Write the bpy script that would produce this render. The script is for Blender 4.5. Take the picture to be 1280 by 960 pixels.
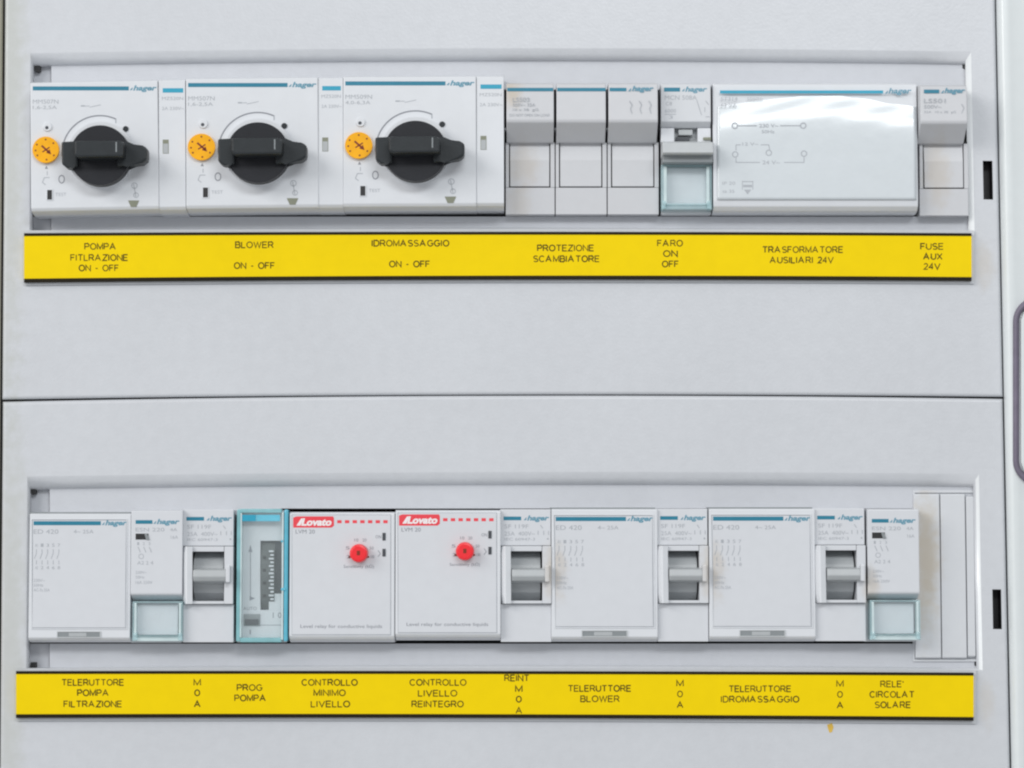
import bpy, bmesh, math, random
from mathutils import Vector, Matrix
random.seed(7)
for o in list(bpy.data.objects): bpy.data.objects.remove(o)
scn = bpy.context.scene
COL = scn.collection
R = math.radians

# ------------------------------------------------------------------ camera
DIST = 0.9
TILT = R(4.0)
HALF = 0.176 / DIST
fwd = Vector((0, math.cos(TILT), math.sin(TILT)))
CAM = -fwd * DIST
cd = bpy.data.cameras.new('camera'); cam = bpy.data.objects.new('camera', cd); COL.objects.link(cam)
cam.location = CAM; cam.rotation_euler = (R(90) + TILT, 0, 0)
cd.sensor_width = 36; cd.lens = 18 / HALF; cd.clip_start = 0.01; cd.clip_end = 50
cd.dof.use_dof = True; cd.dof.focus_distance = DIST - 0.004; cd.dof.aperture_fstop = 11
scn.camera = cam
scn.render.resolution_x = 1024; scn.render.resolution_y = 768
# ------------------------------------------------------------------ light
w = bpy.data.worlds.new('World'); scn.world = w; w.use_nodes = True
bg = w.node_tree.nodes['Background']; bg.inputs[0].default_value = (0.95, 0.975, 1.0, 1); bg.inputs[1].default_value = 0.46
def area(name, loc, target, sx, sy, power, col):
    l = bpy.data.lights.new(name, 'AREA'); l.shape = 'RECTANGLE'; l.size = sx; l.size_y = sy
    l.energy = power; l.color = col
    o = bpy.data.objects.new(name, l); COL.objects.link(o); o.location = loc
    o.rotation_euler = (Vector(target) - Vector(loc)).to_track_quat('-Z', 'Y').to_euler()
    return o
area('window_light', (-2.0, -1.7, 1.15), (0, 0, 0), 1.8, 1.3, 37, (1.0, 0.98, 0.96))
area('glare_light', (0.27, -1.4, 0.70), (0.1, 0, 0.08), 0.80, 0.24, 7.0, (0.95, 0.98, 1.0))  # added lamp behind the camera, set to mirror as the transformer's glare
scn.view_settings.view_transform = 'Standard'; scn.view_settings.look = 'None'
scn.view_settings.exposure = 0.17; scn.view_settings.gamma = 1
try: scn.view_settings.use_curve_mapping = False
except Exception: pass
scn.cycles.filter_width = 2.2

# ------------------------------------------------------------------ measuring
RotC = Matrix.Rotation(R(90) + TILT, 3, 'X')
def P(px, py, h=0.0):
    """point on the plane h millimetres in front of the cover, for a measured photo position"""
    d = RotC @ Vector(((px - 640) / 640 * HALF, (480 - py) / 640 * HALF, -1))
    t = (-h * 0.001 - CAM.y) / d.y
    return CAM + d * t
PX = 0.352 / 1280
class Ctx: pass
C = Ctx(); C.inv = Matrix.Identity(4); C.root = None
def L(px, py, h=0.0): return C.inv @ P(px, py, h)

# ------------------------------------------------------------------ materials
def mat(name, col, rough=0.45, var=0.04, bump=0.06, scale=260.0, coat=0.0, stains_and_shade=(), spec=0.5, metal=0.0, bscale=1500.0):
    m = bpy.data.materials.new(name); m.use_nodes = True
    nt = m.node_tree; N = nt.nodes; K = nt.links; b = N['Principled BSDF']
    b.inputs['Roughness'].default_value = rough; b.inputs['Metallic'].default_value = metal
    b.inputs['Specular IOR Level'].default_value = spec
    b.inputs['Coat Weight'].default_value = coat; b.inputs['Coat Roughness'].default_value = 0.17
    tc = N.new('ShaderNodeTexCoord')
    n = N.new('ShaderNodeTexNoise'); n.inputs['Scale'].default_value = scale; n.inputs['Detail'].default_value = 5
    K.new(tc.outputs['Object'], n.inputs['Vector'])
    n2 = N.new('ShaderNodeTexNoise'); n2.inputs['Scale'].default_value = 18; n2.inputs['Detail'].default_value = 2
    K.new(tc.outputs['Object'], n2.inputs['Vector'])
    mx = N.new('ShaderNodeMix'); mx.data_type = 'RGBA'
    mx.inputs[6].default_value = tuple(c * (1 - var) for c in col) + (1,)
    mx.inputs[7].default_value = tuple(min(1, c * (1 + var)) for c in col) + (1,)
    av = N.new('ShaderNodeMath'); av.operation = 'ADD'
    K.new(n.outputs[0], av.inputs[0]); K.new(n2.outputs[0], av.inputs[1])
    hv = N.new('ShaderNodeMapRange'); hv.inputs[1].default_value = 0.7; hv.inputs[2].default_value = 1.3
    K.new(av.outputs[0], hv.inputs[0]); K.new(hv.outputs[0], mx.inputs[0])
    out = mx.outputs[2]
    if stains_and_shade:
        g = N.new('ShaderNodeNewGeometry')
        for (px, py, rx, rz, sc, amt) in stains_and_shade:
            p = P(px, py, 4)
            s = N.new('ShaderNodeVectorMath'); s.operation = 'SUBTRACT'; K.new(g.outputs['Position'], s.inputs[0]); s.inputs[1].default_value = p
            q = N.new('ShaderNodeVectorMath'); q.operation = 'DIVIDE'; K.new(s.outputs[0], q.inputs[0]); q.inputs[1].default_value = (rx * PX, 0.03, rz * PX)
            ln = N.new('ShaderNodeVectorMath'); ln.operation = 'LENGTH'; K.new(q.outputs[0], ln.inputs[0])
            ad = N.new('ShaderNodeMath'); ad.operation = 'MULTIPLY_ADD'; K.new(n.outputs[0], ad.inputs[0]); ad.inputs[1].default_value = 0.9; K.new(ln.outputs['Value'], ad.inputs[2])
            mr = N.new('ShaderNodeMapRange'); mr.interpolation_type = 'SMOOTHSTEP'
            mr.inputs[1].default_value = 1.5; mr.inputs[2].default_value = 0.6; mr.inputs[3].default_value = 0; mr.inputs[4].default_value = amt
            K.new(ad.outputs[0], mr.inputs[0])
            m2 = N.new('ShaderNodeMix'); m2.data_type = 'RGBA'; K.new(mr.outputs[0], m2.inputs[0]); K.new(out, m2.inputs[6]); m2.inputs[7].default_value = sc + (1,)
            out = m2.outputs[2]
    K.new(out, b.inputs['Base Color'])
    if bump:
        bn = N.new('ShaderNodeTexNoise'); bn.inputs['Scale'].default_value = bscale; bn.inputs['Detail'].default_value = 3
        K.new(tc.outputs['Object'], bn.inputs['Vector'])
        bp = N.new('ShaderNodeBump'); bp.inputs['Strength'].default_value = bump; bp.inputs['Distance'].default_value = 0.0004
        K.new(bn.outputs[0], bp.inputs['Height']); K.new(bp.outputs[0], b.inputs['Normal'])
    return m
BEIGE = (0.50, 0.40, 0.27)
M = {}
M['cover'] = mat('painted_cover', (0.585, 0.60, 0.628), 0.36, 0.032, 0.18, bscale=900.0, stains_and_shade=[(1232, 330, 18, 40, BEIGE, .25), (1236, 880, 14, 40, BEIGE, .2), (10, 120, 28, 520, (.46, .47, .40), .45), (10, 800, 26, 420, (.46, .47, .40), .38)])  # grey-green left-edge ellipses paint the dimmer, reflected light there
M['wall_lit'] = mat('recess_side_lit', (0.83, 0.85, 0.86), 0.28, 0.02, 0.05, coat=1.0)  # right recess wall whitened to paint the bright highlight along its edge
M['floor'] = mat('recess_plastic', (0.565, 0.58, 0.615), 0.5, 0.03, 0.08)
M['body'] = mat('device_plastic', (0.62, 0.635, 0.66), 0.38, 0.02, 0.05, stains_and_shade=[(700, 715, 22, 55, BEIGE, .55), (897, 715, 20, 55, BEIGE, .55), (1092, 735, 18, 30, BEIGE, .4)])
M['body_warm'] = mat('device_plastic_stained', (0.555, 0.56, 0.58), 0.38, 0.02, 0.05, stains_and_shade=[(640, 120, 20, 28, BEIGE, .6), (655, 205, 26, 40, BEIGE, .28), (648, 255, 22, 30, BEIGE, .22), (1172, 215, 24, 60, BEIGE, .32)])
M['light'] = mat('device_plastic_light', (0.68, 0.697, 0.725), 0.33, 0.02, 0.04)
M['film'] = mat('label_film', (0.635, 0.65, 0.68), 0.35, 0.02, 0.03, stains_and_shade=[(692, 715, 20, 50, BEIGE, .42), (889, 715, 20, 50, BEIGE, .42), (1088, 735, 14, 36, BEIGE, .38)])
M['gloss'] = mat('glossy_cover_plastic', (0.60, 0.64, 0.665), 0.34, 0.02, 0.30, coat=1.0, bscale=140.0)
M['grey'] = mat('grey_plastic', (0.42, 0.44, 0.45), 0.4, 0.04, 0.05)
M['midgrey'] = mat('lever_grey_plastic', (0.50, 0.52, 0.53), 0.4, 0.04, 0.05)
M['shade'] = mat('dark_grey_plastic_and_shade', (0.24, 0.26, 0.27), 0.45, 0.05, 0.05)  # dark plastic parts; also paints the toggle's shaded underside and gap shadow
M['blank'] = mat('blanking_plastic', (0.63, 0.645, 0.67), 0.42, 0.02, 0.05, stains_and_shade=[(1161, 705, 24, 120, (0.54, 0.46, 0.34), .7)])
M['dark'] = mat('dark_interior', (0.03, 0.03, 0.032), 0.8, 0.1, 0)
M['knob'] = mat('knob_black_plastic', (0.020, 0.024, 0.027), 0.42, 0.15, 0.12, spec=0.3)
M['knob2'] = mat('knob_base_black_plastic', (0.013, 0.014, 0.018), 0.45, 0.15, 0.12, spec=0.28)
M['orange'] = mat('orange_dial_plastic', (0.90, 0.42, 0.006), 0.45, 0.10, 0.05, spec=0.25)
M['red'] = mat('red_plastic', (0.85, 0.02, 0.03), 0.35, 0.05, 0.05)
M['redink'] = mat('red_ink', (0.80, 0.05, 0.07), 0.5, 0.05, 0)
M['darkred'] = mat('dark_red_ink', (0.20, 0.02, 0.0), 0.5, 0.05, 0)
M['blue'] = mat('blue_ink', (0.012, 0.19, 0.29), 0.45, 0.08, 0)
M['cyan'] = mat('cyan_ink', (0.02, 0.34, 0.50), 0.45, 0.08, 0)
M['logo'] = mat('logo_ink', (0.11, 0.29, 0.39), 0.45, 0.08, 0)
M['ink'] = mat('faded_grey_ink', (0.40, 0.42, 0.45), 0.5, 0.05, 0)
M['ink2'] = mat('grey_ink', (0.24, 0.25, 0.28), 0.5, 0.05, 0)
M['white'] = mat('white_ink', (0.85, 0.80, 0.80), 0.5, 0.02, 0)
M['black'] = mat('black_plastic', (0.015, 0.015, 0.016), 0.5, 0.1, 0)
M['led'] = mat('dark_indicator', (0.06, 0.065, 0.075), 0.3, 0.1, 0)
M['green'] = mat('olive_indicator', (0.22, 0.23, 0.17), 0.5, 0.1, 0)
M['yellow'] = mat('yellow_label', (0.86, 0.62, 0.0), 0.55, 0.025, 0.05, spec=0.12)
M['brown'] = mat('label_edge_brown', (0.018, 0.014, 0.007), 0.5, 0.1, 0, spec=0.1)
M['text'] = mat('label_lettering', (0.10, 0.07, 0.01), 0.5, 0.1, 0, spec=0.1)
M['frame'] = mat('door_frame_plastic', (0.70, 0.735, 0.74), 0.33, 0.02, 0.05, coat=0.5)
M['gasket'] = mat('purple_grey_gasket', (0.16, 0.14, 0.19), 0.5, 0.15, 0.3)
M['tan'] = mat('tan_frame_edge', (0.35, 0.33, 0.26), 0.5, 0.05, 0.05)
M['fleck'] = mat('yellow_fleck', (0.65, 0.42, 0.06), 0.5, 0.3, 0)
M['dial'] = mat('timer_dial_grey', (0.09, 0.10, 0.10), 0.45, 0.2, 0.1)
def clear(name, col, alpha, rough=0.08):
    m = bpy.data.materials.new(name); m.use_nodes = True
    nt = m.node_tree; N = nt.nodes; K = nt.links; N.remove(N['Principled BSDF'])
    tr = N.new('ShaderNodeBsdfTransparent'); tr.inputs[0].default_value = (0.975, 0.993, 0.995, 1)
    pr = N.new('ShaderNodeBsdfPrincipled'); pr.inputs['Roughness'].default_value = rough
    tc = N.new('ShaderNodeTexCoord'); n = N.new('ShaderNodeTexNoise'); n.inputs['Scale'].default_value = 250
    K.new(tc.outputs['Object'], n.inputs['Vector'])
    cr = N.new('ShaderNodeMix'); cr.data_type = 'RGBA'; cr.inputs[6].default_value = tuple(c * .8 for c in col) + (1,); cr.inputs[7].default_value = tuple(min(1, c * 1.15) for c in col) + (1,)
    K.new(n.outputs[0], cr.inputs[0]); K.new(cr.outputs[2], pr.inputs['Base Color'])
    mx = N.new('ShaderNodeMixShader'); mx.inputs[0].default_value = alpha
    K.new(tr.outputs[0], mx.inputs[1]); K.new(pr.outputs[0], mx.inputs[2]); K.new(mx.outputs[0], N['Material Output'].inputs[0])
    return m
M['pane'] = clear('clear_acrylic', (0.80, 0.86, 0.88), 0.07)
M['rim'] = clear('clear_acrylic_edge', (0.58, 0.79, 0.83), 0.42)
M['rimlight'] = clear('clear_acrylic_bright_edge', (0.75, 0.90, 0.93), 0.8)
M['rimteal'] = clear('teal_acrylic_edge', (0.30, 0.62, 0.66), 0.72)
M['rimblue'] = clear('blue_acrylic_edge', (0.16, 0.62, 0.80), 0.75)

# ------------------------------------------------------------------ mesh tools
def link(name, bm, m, parent=None, smooth=False, keep=False):
    if not keep: bmesh.ops.recalc_face_normals(bm, faces=bm.faces)
    me = bpy.data.meshes.new(name); bm.to_mesh(me); bm.free()
    if smooth:
        for p in me.polygons: p.use_smooth = True
    me.materials.append(m)
    o = bpy.data.objects.new(name, me); COL.objects.link(o)
    p = parent if parent is not None else C.root
    o.parent = p
    return o
def bev(bm, mm, seg=2, edges=None):
    if mm <= 0: return
    bmesh.ops.bevel(bm, geom=list(edges if edges is not None else bm.edges), offset=mm * 0.001, segments=seg, profile=0.6, affect='EDGES', clamp_overlap=True)
def add_box(bm, l, t, r, b, h0, h1):
    a = L(l, (t + b) / 2, h1).x; c = L(r, (t + b) / 2, h1).x
    z1 = L((l + r) / 2, t, h1).z; z0 = L((l + r) / 2, b, h1).z
    y0 = -h0 * .001; y1 = -h1 * .001
    v = [bm.verts.new(q) for q in ((a, y0, z0), (c, y0, z0), (c, y0, z1), (a, y0, z1), (a, y1, z0), (c, y1, z0), (c, y1, z1), (a, y1, z1))]
    for f in ((0, 1, 2, 3), (4, 7, 6, 5), (0, 4, 5, 1), (1, 5, 6, 2), (2, 6, 7, 3), (3, 7, 4, 0)): bm.faces.new([v[i] for i in f])
def box(name, l, t, r, b, h0, h1, m, bv=0.2, parent=None, seg=2):
    bm = bmesh.new(); add_box(bm, l, t, r, b, h0, h1); bev(bm, bv, seg)
    return link(name, bm, M[m], parent)
def boxes(name, lst, m, bv=0.0, parent=None):
    bm = bmesh.new()
    for q in lst: add_box(bm, *q)
    bev(bm, bv)
    return link(name, bm, M[m], parent)
def prism(name, l, r, prof, hb, m, bv=0.25, parent=None, seg=2):
    """side profile [(photo y, height)] top to bottom, run from l to r"""
    hm = max(p[1] for p in prof); py = sum(p[0] for p in prof) / len(prof)
    a = L(l, py, hm).x; c = L(r, py, hm).x; cx = (l + r) / 2
    pts = [(-p[1] * .001, L(cx, p[0], p[1]).z) for p in prof]
    pts = [(-hb * .001, pts[0][1])] + pts + [(-hb * .001, pts[-1][1])]
    bm = bmesh.new()
    A = [bm.verts.new((a, y, z)) for y, z in pts]; B = [bm.verts.new((c, y, z)) for y, z in pts]
    n = len(pts); bm.faces.new(A); bm.faces.new(B[::-1])
    for i in range(n): bm.faces.new((A[i], B[i], B[(i + 1) % n], A[(i + 1) % n]))
    bev(bm, bv, seg)
    return link(name, bm, M[m], parent)
def cyl(name, cx, cy, rp, h0, h1, m, seg=48, bv=0.3, parent=None, r2=None):
    c = L(cx, cy, h1); k = (L(cx + 1, cy, h1) - c).length
    bm = bmesh.new(); rr = rp * k; rb = (r2 if r2 else rp) * k
    T = [bm.verts.new((c.x + rr * math.cos(i * 2 * math.pi / seg), -h1 * .001, c.z + rr * math.sin(i * 2 * math.pi / seg))) for i in range(seg)]
    B = [bm.verts.new((c.x + rb * math.cos(i * 2 * math.pi / seg), -h0 * .001, c.z + rb * math.sin(i * 2 * math.pi / seg))) for i in range(seg)]
    ft = bm.faces.new(T); bm.faces.new(B[::-1])
    for i in range(seg): bm.faces.new((T[i], T[(i + 1) % seg], B[(i + 1) % seg], B[i]))
    bev(bm, bv, 2, list(ft.edges))
    return link(name, bm, M[m], parent)
def slab(name, pts, h0, h1, m, bv=0.3, parent=None, seg=2):
    """photo outline at height h1, straight sides back to h0"""
    bm = bmesh.new()
    q = [L(x, y, h1) for x, y in pts]
    T = [bm.verts.new((p.x, -h1 * .001, p.z)) for p in q]; B = [bm.verts.new((p.x, -h0 * .001, p.z)) for p in q]
    n = len(q); bm.faces.new(T); bm.faces.new(B[::-1])
    for i in range(n): bm.faces.new((T[i], T[(i + 1) % n], B[(i + 1) % n], B[i]))
    bev(bm, bv, seg)
    return link(name, bm, M[m], parent)
def frame(name, l, t, r, b, wl, wt, wr, wb, h0, h1, m, bv=0.15, parent=None):
    """rectangular ring with given border widths"""
    O = [(l, t), (r, t), (r, b), (l, b)]; I = [(l + wl, t + wt), (r - wr, t + wt), (r - wr, b - wb), (l + wl, b - wb)]
    bm = bmesh.new()
    def V(p, h): q = L(p[0], p[1], h1); return bm.verts.new((q.x, -h * .001, q.z))
    o1 = [V(p, h1) for p in O]; i1 = [V(p, h1) for p in I]; o0 = [V(p, h0) for p in O]; i0 = [V(p, h0) for p in I]
    for k in range(4):
        j = (k + 1) % 4
        bm.faces.new((o1[k], o1[j], i1[j], i1[k])); bm.faces.new((o0[k], i0[k], i0[j], o0[j]))
        bm.faces.new((o1[k], o0[k], o0[j], o1[j])); bm.faces.new((i1[k], i1[j], i0[j], i0[k]))
    bev(bm, bv)
    return link(name, bm, M[m], parent)
_tc = {}
def tmesh(s, bold, shear, sp):
    k = (s, bold, shear, sp)
    if k in _tc: return _tc[k]
    cu = bpy.data.curves.new('t', 'FONT'); cu.body = s; cu.size = 1; cu.offset = bold; cu.shear = shear; cu.space_character = sp; cu.resolution_u = 3
    o = bpy.data.objects.new('t', cu); COL.objects.link(o)
    dg = bpy.context.evaluated_depsgraph_get(); me = bpy.data.meshes.new_from_object(o.evaluated_get(dg))
    V = [(v.co.x, v.co.y) for v in me.vertices]; F = [list(p.vertices) for p in me.polygons]
    bpy.data.objects.remove(o); bpy.data.meshes.remove(me); bpy.data.curves.remove(cu)
    x0 = min(v[0] for v in V); x1 = max(v[0] for v in V); y0 = min(v[1] for v in V); y1 = max(v[1] for v in V)
    V = [((x - x0) / (x1 - x0), (y - y0) / (y1 - y0)) for x, y in V]
    _tc[k] = (V, F); return _tc[k]

def _arc(cx, cy, rx, ry, a0, a1, n=8): return [(cx + rx * math.cos(R(a0 + (a1 - a0) * i / n)), cy + ry * math.sin(R(a0 + (a1 - a0) * i / n))) for i in range(n + 1)]
GL = {
 'A': (.92, [[(0, 0), (.46, 1), (.92, 0)], [(.17, .36), (.75, .36)]]), 'B': (.74, [[(.4, .52), (0, .52), (0, 1), (.44, 1)] + _arc(.44, .76, .24, .24, 90, -90), [(0, .52), (0, 0), (.46, 0)] + _arc(.46, .26, .28, .26, -90, 90)]),
 'C': (.86, [_arc(.45, .5, .45, .5, 42, 318, 14)]), 'D': (.82, [[(0, 0), (0, 1), (.36, 1)] + _arc(.36, .5, .46, .5, 90, -90, 12) + [(0, 0)]]),
 'E': (.72, [[(.72, 1), (0, 1), (0, 0), (.72, 0)], [(0, .52), (.64, .52)]]), 'F': (.66, [[(.66, 1), (0, 1), (0, 0)], [(0, .52), (.56, .52)]]),
 'G': (.9, [_arc(.46, .5, .46, .5, 42, 330, 14) + [(.88, .46), (.52, .46)]]), 'I': (.06, [[(.03, 0), (.03, 1)]]), 'L': (.62, [[(0, 1), (0, 0), (.62, 0)]]),
 'M': (.92, [[(0, 0), (0, 1), (.46, .1), (.92, 1), (.92, 0)]]), 'N': (.8, [[(0, 0), (0, 1), (.8, 0), (.8, 1)]]), 'O': (.94, [_arc(.47, .5, .47, .5, 90, 450, 18)]),
 'P': (.72, [[(0, 0), (0, 1), (.44, 1)] + _arc(.44, .73, .28, .27, 90, -90) + [(0, .46)]]), 'R': (.8, [[(0, 0), (0, 1), (.46, 1)] + _arc(.46, .74, .28, .26, 90, -90) + [(0, .48)], [(.44, .48), (.8, 0)]]),
 'S': (.74, [_arc(.37, .75, .34, .25, 30, 270, 9) + _arc(.37, .25, .37, .25, 90, -150, 9)]), 'T': (.8, [[(0, 1), (.8, 1)], [(.4, 1), (.4, 0)]]), 'U': (.78, [[(0, 1), (0, .36)] + _arc(.39, .36, .39, .36, 180, 360) + [(.78, 1)]]),
 'V': (.88, [[(0, 1), (.44, 0), (.88, 1)]]), 'W': (1.2, [[(0, 1), (.3, 0), (.6, .95), (.9, 0), (1.2, 1)]]), 'X': (.84, [[(0, 0), (.84, 1)], [(0, 1), (.84, 0)]]), 'Z': (.76, [[(0, 1), (.76, 1), (0, 0), (.76, 0)]]),
 '0': (.6, [_arc(.3, .5, .3, .5, 90, 450, 16)]), '2': (.6, [_arc(.3, .7, .29, .3, 160, -20, 8) + [(0, 0), (.62, 0)]]), '4': (.64, [[(.48, 0), (.48, 1), (0, .32), (.64, .32)]]),
 "'": (.06, [[(.03, 1), (.03, .72)]]), '-': (.36, [[(0, .42), (.36, .42)]]), ' ': (.42, [])}
class Print:
    """flat print lying on a face at height h"""
    def __init__(s, h): s.h = h + 0.04; s.bm = bmesh.new()
    def V(s, x, y): return s.bm.verts.new(L(x, y, s.h))
    def poly(s, pts):
        a = sum(pts[i][0] * pts[(i + 1) % len(pts)][1] - pts[(i + 1) % len(pts)][0] * pts[i][1] for i in range(len(pts)))
        if a > 0: pts = pts[::-1]
        s.bm.faces.new([s.V(*p) for p in pts]); return s
    def rect(s, l, t, r, b): return s.poly([(l, t), (l, b), (r, b), (r, t)])
    def line(s, x0, y0, x1, y1, w=1.0):
        d = math.hypot(x1 - x0, y1 - y0) or 1; nx = -(y1 - y0) / d * w / 2; ny = (x1 - x0) / d * w / 2
        return s.poly([(x0 + nx, y0 + ny), (x1 + nx, y1 + ny), (x1 - nx, y1 - ny), (x0 - nx, y0 - ny)])
    def arc(s, cx, cy, r, a0, a1, w, n=24):
        for i in range(n):
            p = R(a0 + (a1 - a0) * i / n); q = R(a0 + (a1 - a0) * (i + 1) / n)
            s.poly([(cx + (r + w / 2) * math.cos(p), cy - (r + w / 2) * math.sin(p)), (cx + (r + w / 2) * math.cos(q), cy - (r + w / 2) * math.sin(q)),
                    (cx + (r - w / 2) * math.cos(q), cy - (r - w / 2) * math.sin(q)), (cx + (r - w / 2) * math.cos(p), cy - (r - w / 2) * math.sin(p))])
        return s
    def text(s, st, l, cy, wd, ht, bold=0.0, shear=0.0, sp=1.0):
        V, F = tmesh(st, bold, shear, sp)
        vs = [s.V(l + x * wd, cy + ht / 2 - y * ht) for x, y in V]
        for f in F:
            try: s.bm.faces.new([vs[i] for i in f])
            except ValueError: pass
        return s
    def ribbon(s, pts, w):
        n = len(pts); closed = n > 3 and math.dist(pts[0], pts[-1]) < 1e-6
        A = []; B = []
        for i in range(n):
            p = pts[i]
            a = pts[i - 1] if i > 0 else (pts[-2] if closed else None); b = pts[i + 1] if i < n - 1 else (pts[1] if closed else None)
            d1 = Vector((p[0] - a[0], p[1] - a[1])).normalized() if a else None; d2 = Vector((b[0] - p[0], b[1] - p[1])).normalized() if b else None
            if d1 is None: d1 = d2
            if d2 is None: d2 = d1
            t = d1 + d2
            if t.length < 1e-3: t = d1.copy()
            t.normalize(); nn = Vector((-t.y, t.x)); c = max(.45, nn.dot(Vector((-d1.y, d1.x)))); nn *= w / 2 / c
            A.append(s.V(p[0] + nn.x, p[1] + nn.y)); B.append(s.V(p[0] - nn.x, p[1] - nn.y))
        for i in range(n - 1): s.bm.faces.new((A[i], A[i + 1], B[i + 1], B[i]))
    def caps(s, st, cx, cy, wd, ht, w):
        """plain sans capitals drawn as strokes, set a little loosely after each A as on the strip"""
        x = 0; lay = []
        for i, ch in enumerate(st):
            g = GL[ch]; lay.append((x, g)); x += g[0] + (.26 if ch != 'I' else .30) + (.16 if ch == 'A' else 0)
        tot = x - .26 - (.16 if st[-1] == 'A' else 0); k = wd / tot; h0 = s.h
        for x, g in lay:
            for j, st_ in enumerate(g[1]):
                s.h = h0 + .012 * j
                s.ribbon([(cx - wd / 2 + (x + px) * k, cy + ht / 2 - py * ht) for px, py in st_], w * random.uniform(.85, 1.12))
        s.h = h0; return s
    def build(s, name, m, parent=None): return link(name, s.bm, M[m], parent, False, True)

def begin(name, label, cat, rx, ry, group=None, roll=0.0, h=0.0):
    o = bpy.data.objects.new(name, None); COL.objects.link(o); o.empty_display_size = 0.01
    p = P(rx, ry, h); p.y = 0
    o.location = p; o.rotation_euler = (0, R(roll), 0)
    o['label'] = label; o['category'] = cat
    if group: o['group'] = group
    C.root = o; C.inv = (Matrix.Translation(p) @ Matrix.Rotation(R(roll), 4, 'Y')).inverted()
    C.ref = (rx, ry, h, p)
    return o
def copy_thing(root, rx, ry, label, h=0.0, roll=None):
    r = root.copy(); COL.objects.link(r); r['label'] = label
    p = P(rx, ry, h); p.y = 0; r.location = p
    if roll is not None: r.rotation_euler = (0, R(roll), 0)
    for ch in list(root.children):
        c = ch.copy(); COL.objects.link(c); c.parent = r
        for g in list(ch.children):
            d = g.copy(); COL.objects.link(d); d.parent = c
    return r
def logo(l, cy, wd, h, stripe=None, m='blue', ht=8.5, sw=5.0):
    """blue stripe followed by the maker's slanted lettering"""
    if stripe:
        pr = Print(h)
        for i in range(4):
            a = stripe[0] + (stripe[1] - stripe[0]) * i / 4; b = stripe[0] + (stripe[1] - stripe[0]) * (i + 1) / 4
            pr.rect(a, cy - sw / 2, b, cy + sw / 2)
        pr.build('stripe', m)
    if wd:
        pr = Print(h)
        pr.poly([(l, cy + 2.2), (l + 3.0, cy + 2.2), (l + 4.0, cy - 1.0), (l + 3.2, cy - 1.0)])
        pr.text('hager', l + 4.4, cy + 0.4, wd - 4.4, ht, 0.035, 0.25)
        pr.build('maker_logo', 'logo')

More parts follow.
